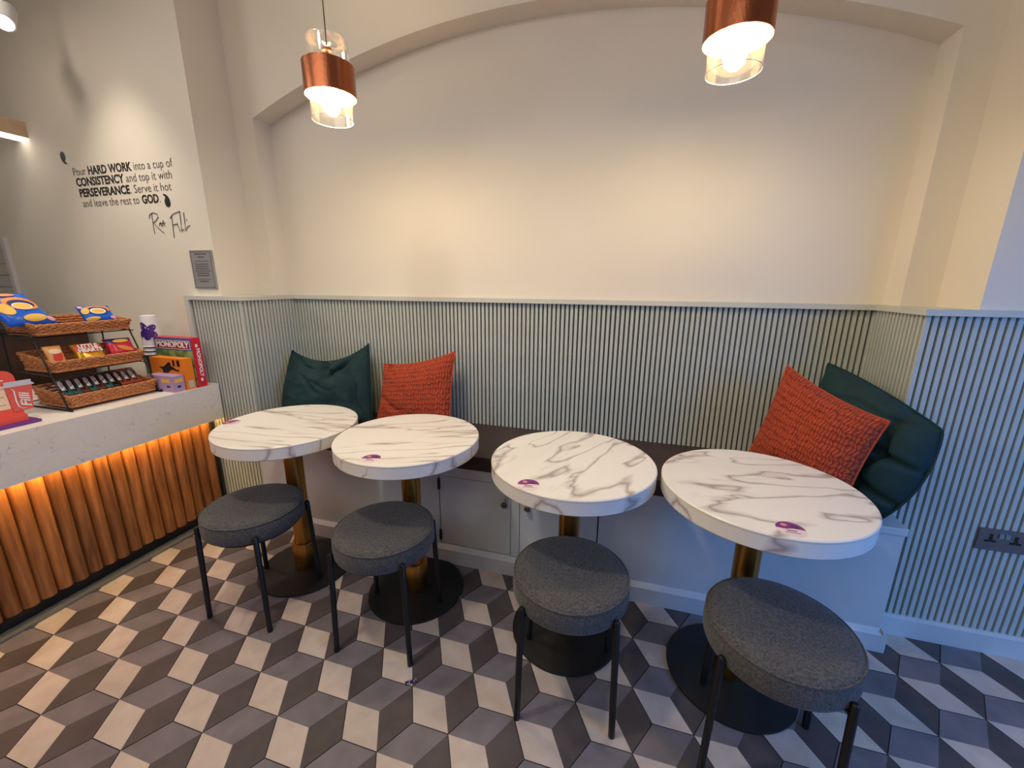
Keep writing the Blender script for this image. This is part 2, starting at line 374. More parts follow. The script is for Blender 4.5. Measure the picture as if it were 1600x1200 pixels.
# rest of the room, behind and beside the camera
box_f = box('wall_front', -5.1, 2.7, -3.2, -3.1, 0, 3.1, M_wall); st(box_f, 'plain cream wall behind the camera', 'wall')
box_l = box('wall_far_left', -5.2, -5.1, -3.2, 2.3, 0, 3.1, M_wall); st(box_l, 'plain cream wall at the far left', 'wall')
bm = bmesh.new(); B(bm, 2.7, 2.8, -3.2, -0.8, 0, 3.1); B(bm, 2.7, 2.8, 0.9, 2.3, 0, 3.1); B(bm, 2.7, 2.8, -0.8, 0.9, 0, 0.35); B(bm, 2.7, 2.8, -0.8, 0.9, 2.0, 3.1)
o = link('wall_shopfront', bm, M_wall); st(o, 'cream wall with the shop window on the right side', 'wall')
bm = bmesh.new(); B(bm, 2.74, 2.748, -0.8, 0.9, 0.35, 2.0); o = link('window_1', bm, thin_glass('window_glass', (0.95, 0.97, 0.97), refl=0.02)); st(o, 'shop window pane on the right side', 'window')

# slats
PITCH = 0.0225; SW = 0.0135; SD = 0.012
def slat_mesh(z0, z1):
    bm = bmesh.new(); B(bm, -SW/2, SW/2, -SD, 0, z0, z1); me = bpy.data.meshes.new('slat'); bm.to_mesh(me); bm.free(); me.materials.append(M_slat); return me
def slats(parent, me, a, b, n, nx):
    """n slats from point a to point b; nx = rotation about z"""
    for i in range(n):
        t = (i+0.5)/n; o = bpy.data.objects.new('slat', me); C.objects.link(o); o.parent = parent
        o.location = (a[0]+(b[0]-a[0])*t, a[1]+(b[1]-a[1])*t, 0); o.rotation_euler = (0, 0, nx)
me_full = slat_mesh(0.086, 1.284); me_back = slat_mesh(0.535, 1.284)
slats(wb, me_back, (-1.992, 2.082), (0.992, 2.082), 132, 0)
slats(lowL, me_full, (-2.325, 1.712), (-1.980, 1.712), 15, 0)
slats(lowL, me_full, (-1.992, 1.712), (-1.992, 2.082), 16, PI/2)
slats(lowR, me_full, (0.992, 1.772), (0.992, 2.082), 14, -PI/2)
slats(lowR, me_full, (0.980, 1.772), (2.690, 1.772), 76, 0)
# ledge
bm = bmesh.new()
prism(bm, [(-2.368, 1.69), (-1.968, 1.69), (-1.968, 2.05), (0.969, 2.05), (0.969, 1.742), (2.69, 1.742), (2.69, 2.0), (1.15, 2.0), (1.15, 2.1), (-2.20, 2.1), (-2.20, 1.76), (-2.368, 1.76)], 1.284, 1.306)
o = link('trim_1', bm, M_ledge); st(o, 'pale painted ledge capping the slatted panelling', 'ledge')
o = box('trim_2', -2.368, -2.340, 1.69, 1.739, 0.82, 1.284, M_ledge); st(o, 'vertical painted end trim of the slats above the counter', 'trim')
bm = bmesh.new(); prism(bm, [(1.742, 0), (1.742, 0.080), (1.756, 0.086), (1.771, 0.086), (1.771, 0)], 0.96, 2.69, 'x'); o = link('baseboard_right', bm, M_bench); st(o, 'pale baseboard under the slats on the right', 'baseboard')
bm = bmesh.new(); prism(bm, [(1.682, 0), (1.682, 0.080), (1.696, 0.086), (1.711, 0.086), (1.711, 0)], -2.34, -1.99, 'x'); o = link('baseboard_left', bm, M_bench); st(o, 'pale baseboard under the slats beside the counter', 'baseboard')
# white metro tiles at far left on the lettered wall
tl = box('wall_tiled', -5.0, -3.885, 1.730, 1.7395, 0.82, 1.64, flat('pale_grout', 168, 160, 154, 0.9)); st(tl, 'patch of glazed metro tiles at the far left above the counter', 'wall')
M_metro = varied('glazed_tile', srgb(196, 188, 180), srgb(188, 180, 172), 5, 0.15, 0.1, 25)
bm = bmesh.new(); B(bm, 0, 0.146, -0.009, 0, 0, 0.071); bmesh.ops.bevel(bm, geom=bm.edges[:], offset=0.002, segments=1, affect='EDGES')
mt_me = bpy.data.meshes.new('tile'); bm.to_mesh(mt_me); bm.free(); mt_me.materials.append(M_metro)
for r in range(11):
    for k in range(5):
        o = bpy.data.objects.new('tile', mt_me); C.objects.link(o); o.parent = tl
        o.location = (-3.905-0.146-k*0.149-(0.0745 if r % 2 else 0), 1.7305, 0.822+r*0.074)
        if r % 2 and k == 0:
            h = bmesh.new(); B(h, 0, 0.0715, -0.009, 0, 0, 0.071); hm = link('tile', h, M_metro, tl); hm.location = (-3.905-0.0715, 1.7305, 0.822+r*0.074)
o = box('trim_3', -3.906, -3.872, 1.7195, 1.7395, 0.82, 1.645, flat('trim_white', 214, 206, 198, 0.7)); st(o, 'white edge trim of the metro tiles', 'trim')

# ------------------------------------------------------------------ bench
bench = thing('banquette_bench', 'long pale painted built-in bench with cupboard doors against the slatted wall', 'bench', (0, 0, 0))
F = 1.65
bm = bmesh.new()
B(bm, -1.95, 1.018, F+0.012, 1.700, 0.0, 0.50)
B(bm, -1.95, 0.978, 1.700, 2.068, 0.0, 0.50)
B(bm, -1.95, -0.848, F, F+0.013, 0.02, 0.50); B(bm, -0.475, -0.435, F, F+0.013, 0.09, 0.471); B(bm, -0.069, 1.018, F, F+0.013, 0.02, 0.50)
B(bm, -0.848, -0.069, F, F+0.013, 0.471, 0.50); B(bm, -0.848, -0.069, F, F+0.013, 0.02, 0.096)
link('carcass', bm, M_bench, bench, bevel=0)
bm = bmesh.new(); B(bm, -0.85, -0.067, F+0.0095, F+0.0125, 0.09, 0.475); link('door_recess', bm, M_gap, bench)
bm = bmesh.new(); prism(bm, [(-1.96, 1.640), (1.022, 1.640), (1.022, 1.757), (0.976, 1.757), (0.976, 2.066), (-1.96, 2.066)], 0.50, 0.530); link('seat_board', bm, M_bench, bench, bevel=0.003)
bm = bmesh.new(); prism(bm, [(1.628, 0), (1.628, 0.076), (1.649, 0.094), (1.6499, 0)], -1.93, 1.0185, 'x')
prism(bm, [(1.036, 0), (1.036, 0.076), (1.019, 0.094), (1.0185, 0)], 1.628, 1.741, 'y'); link('plinth', bm, M_bench, bench)
for i, (x0, x1) in enumerate([(-0.842, -0.478), (-0.432, -0.075)]):
    bm = bmesh.new()
    B(bm, x0, x1, F+0.001, F+0.009, 0.100, 0.468)
    d = link('door', bm, M_bench, bench, bevel=0.001)
    fr = bmesh.new(); t = 0.03
    kx = -0.505 if i == 0 else -0.393
    bm = bmesh.new(); lathe(bm, [(0, 0.026), (0.010, 0.025), (0.0145, 0.020), (0.0145, 0.014), (0.008, 0.008), (0.0065, 0)], 20)
    k = link('knob', bm, M_knob, d, smooth=True); k.location = (kx, F+0.001, 0.372); k.rotation_euler = (PI/2, 0, 0)
    hx = x0-0.003 if i == 0 else x1+0.003
    for hz in (0.145, 0.425):
        bm = bmesh.new(); tube(bm, [(hx, F-0.004, hz-0.028), (hx, F-0.004, hz+0.028)], 0.0055, 8); B(bm, hx-0.007, hx+0.007, F-0.002, F+0.0005, hz-0.026, hz+0.026)
        link('hinge', bm, M_black, d)
bm = bmesh.new(); B(bm, -0.506, -0.486, F-0.003, F+0.001, 0.396, 0.412); tube(bm, [(-0.503, F-0.006, 0.400), (-0.503, F-0.008, 0.392), (-0.496, F-0.008, 0.386), (-0.489, F-0.008, 0.392), (-0.489, F-0.006, 0.400)], 0.002, 6)
tag(link('hasp', bm, M_steel, bench), 'small metal hasp')
# seat pad
bm = bmesh.new(); B(bm, -1.955, 0.93, 1.632, 2.066, 0.5305, 0.600)
pad = link('bench_pad', bm, M_leather, None, smooth=True, bevel=0.014); tag(pad, 'long dark brown leatherette seat pad lying on the pale bench', 'seat pad')
bm = bmesh.new(); tube(bm, [(-1.95, 1.6318, 0.588), (0.925, 1.6318, 0.588)], 0.0028, 6); o = link('piping', bm, M_leather, pad)

# ------------------------------------------------------------------ cushions
def cushion(name, label, corners, thick, m_, pinch=(0.04, 0.04, 0.04, 0.04), n=44, wr=0.012, seed=0, fl=0.0, pipe=0.004, creases=(), bend=0.0, nsign=1, group=None, rib=0.0):
    """corners TL, TR, BR, BL; pinch = how far the top,right,bottom,left edges curve inward"""
    TL, TR, BR, BL = [Vector(c) for c in corners]
    nrm = ((TR-TL).cross(BL-TL)+(TR-BR).cross(BL-BR)*-1).normalized()
    nrm = (TR-TL+BR-BL).cross(BL-TL+BR-TR).normalized()*nsign
    nrm.negate(); cen = (TL+TR+BR+BL)/4
    ux = (TR-TL+BR-BL).normalized(); uy = (TL-BL+TR-BR).normalized()
    def mid(u, v):
        p = TL*(1-u)*v+TR*u*v+BR*u*(1-v)+BL*(1-u)*(1-v)
        bu = math.sin(PI*u); bv = math.sin(PI*v)
        p = p-uy*pinch[0]*bu**0.8*v**2-ux*pinch[1]*bv**0.8*u**2+uy*pinch[2]*bu**0.8*(1-v)**2+ux*pinch[3]*bv**0.8*(1-u)**2
        p = p+nrm*bend*math.sin(PI*u)
        return p
    bm = bmesh.new(); uvl = bm.loops.layers.uv.new('UVMap'); grid = {}
    for s in (1, -1):
        for i in range(n+1):
            for j in range(n+1):
                u, v = i/n, j/n
                edge = i in (0, n) or j in (0, n)
                if edge and s == -1: grid[(s, i, j)] = grid[(1, i, j)]; continue
                pf = (max(0, 1-(2*u-1)**4)*max(0, 1-(2*v-1)**4))**0.62
                pf *= 0.72+0.28*math.sin(PI*u)*math.sin(PI*v)
                p = mid(u, v)
                q = Vector((u*3.1+seed, v*3.1-seed, s*4.0))
                wv = noise.noise(q)*0.9+noise.noise(q*2.3)*0.5+noise.noise(q*5)*0.22
                h = thick/2*pf+wr*wv*min(1, pf*1.6)
                for (cu, cv, ang, ln, wd, dp) in creases:
                    if s == 1:
                        du, dv = u-cu, v-cv; al = du*math.cos(ang)+dv*math.sin(ang); ac = -du*math.sin(ang)+dv*math.cos(ang)+0.02*math.sin(al*14)
                        h -= dp*math.exp(-(ac/wd)**2)*math.exp(-(al/ln)**2)
                if rib and s == 1: h += rib*abs(math.sin(v*15*PI))**0.5*min(1, pf*3)
                grid[(s, i, j)] = bm.verts.new(p+nrm*s*h)
    for s in (1, -1):
        for i in range(n):
            for j in range(n):
                vs = [grid[(s, i, j)], grid[(s, i+1, j)], grid[(s, i+1, j+1)], grid[(s, i, j+1)]]; uvs = [(i, j), (i+1, j), (i+1, j+1), (i, j+1)]
                if s == -1: vs.reverse(); uvs.reverse()
                f = bm.faces.new(vs)
                for lp, (a, b) in zip(f.loops, uvs): lp[uvl].uv = (a/n, b/n)
    bmesh.ops.recalc_face_normals(bm, faces=bm.faces)
    o = link(name, bm, m_, None, smooth='all'); tag(o, label, 'cushion', group)
    if pipe:
        pp = [mid(u, 1) for u in [k/n for k in range(n)]]+[mid(1, 1-k/n) for k in range(n)]+[mid(1-k/n, 0) for k in range(n)]+[mid(0, k/n) for k in range(n)]
        bm = bmesh.new(); tube(bm, pp, pipe, 6, closed=True); link('piping', bm, m_, o, smooth='all')
    return o
cushion('cushion', 'dark green velvet cushion with pointed corners in the left corner of the bench',
        [(-1.905, 1.925, 0.990), (-1.440, 2.010, 1.040), (-1.350, 1.86, 0.605), (-1.915, 1.800, 0.620)], 0.19, M_green, (0.085, 0.0, 0.0, -0.015), wr=0.018, seed=1.3,
        creases=[(0.52, 0.86, -1.15, 0.20, 0.045, 0.07), (0.68, 0.76, 0.9, 0.22, 0.035, 0.045), (0.38, 0.52, -0.9, 0.16, 0.022, 0.022), (0.86, 0.38, 1.75, 0.30, 0.025, 0.035), (0.25, 0.88, -0.4, 0.2, 0.025, 0.030), (0.50, 0.50, -0.5, 0.12, 0.02, 0.016)], nsign=1)
cushion('cushion', 'rust orange ribbed chenille cushion leaning on the slats beside the left green one',
        [(-1.315, 1.960, 0.940), (-0.885, 1.980, 1.030), (-0.868, 1.845, 0.618), (-1.315, 1.845, 0.610)], 0.155, M_rust, (0.030, 0.012, 0.0, 0.012), wr=0.009, seed=4.2,
        creases=[(0.2, 0.35, -0.5, 0.25, 0.03, 0.024), (0.12, 0.93, -0.9, 0.12, 0.04, 0.030)], rib=0.0018)
cushion('cushion', 'dark green velvet cushion bent round the right end of the bench behind a rust one',
        [(0.815, 1.990, 1.062), (1.005, 1.590, 0.925), (0.890, 1.590, 0.575), (0.735, 1.960, 0.640)], 0.20, M_green, (-0.02, -0.04, 0.0, 0.02), wr=0.016, seed=7.7, bend=0.03,
        creases=[(0.80, 0.60, 0.1, 0.16, 0.03, 0.040), (0.80, 0.28, -0.2, 0.2, 0.03, 0.035), (0.78, 0.5, 1.5, 0.45, 0.022, 0.045), (0.62, 0.85, 0.2, 0.3, 0.02, 0.02)])
cushion('cushion', 'rust orange ribbed chenille cushion tilted against the green one at the right end',
        [(0.640, 1.905, 1.060), (0.865, 1.600, 0.938), (0.765, 1.555, 0.625), (0.520, 1.850, 0.640)], 0.16, M_rust, (0.02, 0.01, 0.0, 0.01), wr=0.012, seed=9.1, rib=0.0018)

# ------------------------------------------------------------------ tables
TH = 0.756
def sticker(parent, x, y, rz, z):
    bm = bmesh.new(); r = 0.036; n = 28
    pts = [(r*math.cos(2*PI*i/n), r*math.sin(2*PI*i/n)) for i in range(n)]
    prism(bm, pts, 0, 0.0004, mi=0)
    up = [(r*0.97*math.cos(PI*i/14), 0.0002+r*0.97*math.sin(PI*i/14)) for i in range(15)]
    up += [(-0.012, -0.003), (0.006, 0.003)]
    prism(bm, up, 0.0004, 0.0006, mi=1)
    prism(bm, [(-0.012+0.008*math.cos(2*PI*i/10), 0.017+0.007*math.sin(2*PI*i/10)) for i in range(10)], 0.0006, 0.0008, mi=2)
    for k in range(5):
        a = 2*PI*k/5; prism(bm, [(0.012+0.008*math.cos(a+2*PI*i/8)+0.005*math.cos(a), 0.012+0.004*math.sin(a+2*PI*i/8)+0.005*math.sin(a)) for i in range(8)], 0.0006, 0.0007+0.00002*k, mi=3)
    B(bm, -0.012, 0.012, -0.012, -0.006, 0.0004, 0.0006, 4); B(bm, -0.018, 0.018, -0.020, -0.017, 0.0004, 0.0006, 4)
    o = link('sticker', bm, [flat('sticker_pink', 226, 204, 206), flat('sticker_purple', 122, 50, 122), flat('sticker_peach', 220, 140, 110), flat('sticker_violet', 88, 30, 96), flat('sticker_grey', 130, 110, 120)], parent)
    o.location = (x, y, z); o.rotation_euler = (0, 0, rz); tag(o, 'round purple and pink sticker'); return o
def table(x, y, rot, m_, label, sx, sy, srz):
    t = thing('bistro_table', label, 'table', (x, y, 0), 0, None)
    bm = bmesh.new(); R_ = 0.2965
    lathe(bm, [(0, TH), (R_-0.003, TH), (R_, TH-0.003), (R_, TH-0.052), (R_-0.004, TH-0.056), (0, TH-0.056)], 96)
    top = link('tabletop', bm, m_, t, smooth=True); top.rotation_euler = (0, 0, rot)
    bm = bmesh.new(); lathe(bm, [(R_+0.0006, TH-0.003), (R_+0.0010, TH-0.0055), (R_+0.0006, TH-0.008), (R_-0.002, TH-0.005)], 96, close=True); link('edge_line', bm, flat('edge_line', 226, 212, 192), top)
    bm = bmesh.new(); lathe(bm, [(0, TH-0.066), (0.10, TH-0.066), (0.12, TH-0.0561)], 32); link('mounting_plate', bm, M_black, t, smooth=True)
    bm = bmesh.new(); lathe(bm, [(0.040, 0.014), (0.040, TH-0.06)], 40); link('column', bm, M_brass, t, smooth=True)
    bm = bmesh.new(); lathe(bm, [(0.0405, 0.020), (0.051, 0.020), (0.053, 0.024), (0.053, 0.148), (0.051, 0.152), (0.0405, 0.152)], 40); link('collar', bm, M_brass, t, smooth=True)
    bm = bmesh.new(); lathe(bm, [(0, 0), (0.212, 0), (0.214, 0.003), (0.213, 0.009), (0.19, 0.012), (0.08, 0.018), (0.06, 0.020), (0, 0.020)], 72); link('base', bm, M_blackbase, t, smooth=True)
    sticker(t, sx-x, sy-y, srz, TH+0.0003)
    return t
table(-1.465, 1.405, 0.10, M_marble, 'round marble-look table nearest the counter, sticker at its left edge', -1.715, 1.335, 1.2)
table(-0.864, 1.425, 0.42, M_marble, 'round marble-look table second from the counter, in front of the rust cushion', -0.875, 1.180, 0.25)
table(-0.168, 1.392, 1.05, M_marble2, 'round marble-look table third from the counter, before the cupboard doors', -0.275, 1.155, 0.2)
table(0.439, 1.368, 0.15, M_marble2, 'round marble-look table farthest from the counter, at the blue-lit bench end', 0.448, 1.118, 0.0)

# ------------------------------------------------------------------ stools
def stool():
    t = thing('stool', '', 'stool')
    bm = bmesh.new(); r = 0.189; z1 = 0.475; z0 = 0.389
    prof = [(0, z0)] + [(r-0.014, z0), (r-0.004, z0+0.004), (r, z0+0.014), (r+0.001, z0+0.035), (r, z1-0.024), (r-0.0035, z1-0.013), (r-0.011, z1-0.005), (r-0.024, z1-0.001), (r-0.06, z1+0.002), (r-0.11, z1+0.003), (0, z1+0.004)]
    lathe(bm, prof, 64); link('seat', bm, M_fabric, t, smooth='all')
    bm = bmesh.new(); pts = [((r-0.0035)*math.cos(2*PI*i/64), (r-0.0035)*math.sin(2*PI*i/64), z1-0.011) for i in range(64)]; tube(bm, pts, 0.0032, 6, closed=True); link('piping', bm, M_fabric, t, smooth='all')
    bm = bmesh.new(); lathe(bm, [(0.10, z0-0.012), (r-0.02, z0-0.012), (r-0.02, z0-0.0005), (0.10, z0-0.0005)], 40, close=True); link('ring_frame', bm, M_black, t)
    for k in range(4):
        a = PI/4+k*PI/2; c, s = math.cos(a), math.sin(a)
        bm = bmesh.new(); tube(bm, [(c*0.214, s*0.214, 0.0), (c*0.1995, s*0.1995, 0.420), (c*0.199, s*0.199, 0.4255)], [0.0103, 0.0103, 0.006], 14)
        tube(bm, [(c*0.201, s*0.201, 0.392), (c*0.172, s*0.172, 0.391)], 0.006, 8)
        link('leg', bm, M_black, t, smooth=True)
    return t
proto = stool()
for i, (x, y, r_, lb) in enumerate([(-1.476, 1.183, 3, 'round grey fabric stool with black legs beside the wooden counter'),
                                    (-0.857, 1.203, 5, 'round grey fabric stool with black legs at the table second from the counter'),
                                    (-0.128, 1.160, 6, 'round grey fabric stool straight in front of the table before the cupboard doors'),
                                    (0.462, 1.108, -10, 'round grey fabric stool nearest the camera at the blue-lit right end')]):
    o = proto if i == 0 else copy_tree(proto); o.location = (x, y, 0); o.rotation_euler = (0, 0, math.radians(r_)); o['label'] = lb

# ------------------------------------------------------------------ pendants
def pendant(x, y, label):
    t = thing('pendant_lamp', label, 'lamp', (x, y, 0), 0, None)
    bm = bmesh.new()
    lathe(bm, [(0.0865, 2.020), (0.0865, 2.116)], 72); link('copper_shade', bm, M_copper, t, smooth=True)
    bm = bmesh.new(); lathe(bm, [(0.0855, 2.0205), (0.0855, 2.1155)], 72); link('shade_lining', bm, M_copper_in, t, smooth=True)
    bm = bmesh.new(); tube(bm, [(0.0861*math.cos(2*PI*i/72), 0.0861*math.sin(2*PI*i/72), 2.020) for i in range(72)], 0.0011, 6, closed=True); link('shade_rim', bm, M_copper, t, smooth='all')
    bm = bmesh.new(); tube(bm, [(0.0861*math.cos(2*PI*i/72), 0.0861*math.sin(2*PI*i/72), 2.116) for i in range(72)], 0.0011, 6, closed=True); link('shade_rim', bm, M_copper, t, smooth='all')
    bm = bmesh.new(); lathe(bm, [(0.0705, 1.946), (0.0705, 2.186), (0.067, 2.195), (0.058, 2.200), (0.012, 2.202)], 72); link('glass_cylinder', bm, M_glass, t, smooth=True)
    bm = bmesh.new(); tube(bm, [(0.0705*math.cos(2*PI*i/72), 0.0705*math.sin(2*PI*i/72), 1.946) for i in range(72)], 0.0011, 6, closed=True); link('glass_rim', bm, M_glass_edge, t, smooth='all')
    bm = bmesh.new(); lathe(bm, [(0, 2.168), (0.017, 2.168), (0.017, 2.160), (0.006, 2.158), (0.006, 2.12), (0.019, 2.118), (0.019, 2.075), (0, 2.075)], 28); link('lamp_holder', bm, M_copper, t, smooth=True)
    bm = bmesh.new(); lathe(bm, [(0, 2.076), (0.013, 2.074), (0.016, 2.062), (0.025, 2.048), (0.029, 2.032), (0.026, 2.016), (0.015, 2.006), (0, 2.002)], 28); link('bulb', bm, M_bulb, t, smooth='all')
    bm = bmesh.new(); tube(bm, [(0, 0, 2.180), (0.001, 0, 2.5), (0, 0, 3.095)], 0.0024, 8); link('cord', bm, mat('dark_cord', srgb(60, 36, 32), 0.6), t)
    bm = bmesh.new(); lathe(bm, [(0, 3.075), (0.045, 3.075), (0.05, 3.08), (0.05, 3.0995), (0, 3.0995)], 32); link('ceiling_rose', bm, M_copper, t, smooth=True)
    return t
pendant(-1.080, 1.402, 'copper and glass cylinder pendant lamp hanging on the left, fully in view')
pendant(0.222, 1.402, 'copper and glass cylinder pendant lamp on the right, cut off by the photo top')

# ------------------------------------------------------------------ counter
cb = thing('counter', 'serving counter fronted with rounded honey-coloured wooden battens lit from above', 'counter', (0, 0, 0))
bm = bmesh.new(); B(bm, -2.95, -2.335, -0.9, 1.66, 0.0, 0.775); link('carcass', bm, M_gap, cb)
bm = bmesh.new(); B(bm, -2.335, -2.322, -0.9, 1.66, 0.0, 0.085); link('kickboard', bm, M_black, cb)
bm = bmesh.new(); B(bm, -2.322, -2.268, -0.9, 1.68, 0.0, 0.010); link('floor_strip', bm, mat('grey_strip', srgb(120, 122, 118), 0.5, 0.4), cb, bevel=0.002)
bp = 0.0545
bm = bmesh.new(); pr = [(-2.334, -bp/2+0.0006), (-2.318, -bp/2+0.0006)]
for i in range(1, 10):
    a = PI*i/10; pr.append((-2.318+0.030*math.sin(a)**0.8, -bp/2*math.cos(a)*0.985))
pr += [(-2.318, bp/2-0.0006), (-2.334, bp/2-0.0006)]
prism(bm, pr, 0.0, 0.60); b0 = bpy.data.meshes.new('batten'); bm.to_mesh(b0); bm.free(); b0.materials.append(M_batten)
for p_ in b0.polygons: p_.use_smooth = True
b0.set_sharp_from_angle(angle=math.radians(35))
rnd = random.Random(4)
for i in range(46):
    o = bpy.data.objects.new('batten', b0); C.objects.link(o); o.parent = cb; o.location = (rnd.uniform(-0.002, 0.002), 1.630-i*bp, 0.072+rnd.uniform(-0.003, 0.003))
bm = bmesh.new(); B(bm, -2.256, -2.247, -0.9, 1.66, 0.628, 0.640); link('led_strip', bm, M_led, cb)
wt = bmesh.new(); B(wt, -3.05, -2.22, -0.9, 1.688, 0.778, 0.820); B(wt, -2.245, -2.22, -0.9, 1.688, 0.618, 0.778)
o = link('worktop', wt, M_quartz, None); bmesh_b = None
tag(o, 'thick pale veined quartz worktop with a deep front apron on the wooden counter', 'worktop')

# added dark cabinet for the shade seen through the rack
bc = thing('back_shade_block', 'dark reddish cabinet behind the wicker rack at the left edge', 'block', (0, 0, 0))
bm = bmesh.new(); B(bm, -3.75, -3.25, 0.55, 1.70, 0.0, 1.10); link('block_body', bm, varied('shade_brown', srgb(62, 32, 20), srgb(44, 24, 16), 6, 0.5, 0.1, 30, 4, (6, 6, 0.8)), bc)
bm = bmesh.new(); B(bm, -3.77, -3.23, 0.53, 1.71, 1.10, 1.125); link('block_top', bm, M_black, bc)

# ------------------------------------------------------------------ wicker rack
rack = thing('basket_rack', 'black wire rack holding three wicker baskets on the counter', 'rack', (0, 0, 0))
bm = bmesh.new()
for yy in (1.100, 1.462):
    tube(bm, [(-2.70, yy, 0.824), (-2.325, yy, 0.824)], 0.004, 8)
    tube(bm, [(-2.345, yy, 0.826), (-2.47, yy, 1.150), (-2.475, yy, 1.158), (-2.67, yy, 1.158), (-2.672, yy, 1.150), (-2.70, yy, 0.826)], 0.0035, 8)
    tube(bm, [(-2.61, yy, 0.985), (-2.395, yy, 0.975)], 0.0028, 6); tube(bm, [(-2.67, yy, 1.143), (-2.44, yy, 1.138)], 0.0028, 6)
    tube(bm, [(-2.325, yy, 0.824), (-2.322, yy, 0.830), (-2.330, yy, 0.832)], 0.0035, 6)
for (xx, zz) in ((-2.60, 0.979), (-2.43, 0.979), (-2.65, 1.139), (-2.47, 1.139), (-2.69, 0.826), (-2.37, 0.826)):
    tube(bm, [(xx, 1.100, zz), (xx, 1.462, zz)], 0.0028, 6)
tube(bm, [(-2.672, 1.10, 1.205), (-2.672, 1.462, 1.205)], 0.0035, 6)
link('wire_frame', bm, M_black, rack, smooth=True)
def rrect(x0, x1, y0, y1, n=20):
    pts = []
    for (a, b) in (((x1, y0), (x1, y1)), ((x1, y1), (x0, y1)), ((x0, y1), (x0, y0)), ((x0, y0), (x1, y0))):
        k = n if a[0] == b[0] else n//2
        for i in range(k): pts.append((a[0]+(b[0]-a[0])*i/k, a[1]+(b[1]-a[1])*i/k))
    return pts
def basket(label, x0, x1, z0, z1, zb):
    y0, y1 = 1.108, 1.454; inn = 0.012
    t = thing('wicker_basket', label, 'basket', (0, 0, 0), 0, None)
    bm = bmesh.new(); B(bm, x0+inn, x1-inn, y0+inn, y1-inn, z0, z0+0.004); link('basket_floor', bm, M_wicker, t)
    bm = bmesh.new(); rows = 6
    for r in range(rows):
        f = r/(rows-1); e = inn*(1-f); P_ = rrect(x0+e, x1-e, y0+e, y1-e)
        n = len(P_); pts = []
        for i, (px, py) in enumerate(P_):
            zt = z1+(zb-z1)*((x1-px)/(x1-x0)); z = z0+0.006+(zt-z0-0.010)*f
            off = 0.0032*(1 if (i+r) % 2 else -1); cx, cy = (x0+x1)/2, (y0+y1)/2
            on_y = abs(px-(x0+e)) < 1e-6 or abs(px-(x1-e)) < 1e-6
            sxn = math.copysign(1, px-cx) if on_y else 0; syn = 0 if on_y else math.copysign(1, py-cy)
            pts.append((px+sxn*off, py+syn*off, z+0.0012*math.sin(i*1.7+r)))
        tube(bm, pts, 0.0068, 5, closed=True)
    tag(link('woven_wall', bm, M_wicker, t, smooth='all'), kind='stuff')
    bm = bmesh.new(); e = inn
    pts = [(px, py, z0+0.003) for px, py in rrect(x0+e-0.004, x1-e+0.004, y0+e-0.004, y1-e+0.004, 30)]
    tube(bm, pts, 0.0065, 6, closed=True); link('base_rim', bm, M_wicker, t, smooth='all')
    bm = bmesh.new()
    for ph in (0, PI):
        pts = []
        for i, (px, py) in enumerate(rrect(x0-0.001, x1+0.001, y0-0.001, y1+0.001, 44)):
            zt = z1+(zb-z1)*((x1-px)/(x1-x0)); a = i*0.9+ph; pts.append((px, py, zt+0.0025*math.sin(a)))
        tube(bm, pts, 0.0048, 5, closed=True)
    link('top_rim', bm, M_wicker, t, smooth='all'); return t
basket('top wicker basket of the rack, holding two blue snack bags', -2.665, -2.435, 1.150, 1.192, 1.215)
basket('middle wicker basket of the rack, holding biscuit and snack packets', -2.610, -2.385, 0.990, 1.034, 1.065)
basket('bottom wicker basket of the rack, holding a row of protein bars', -2.575, -2.340, 0.834, 0.884, 0.912)

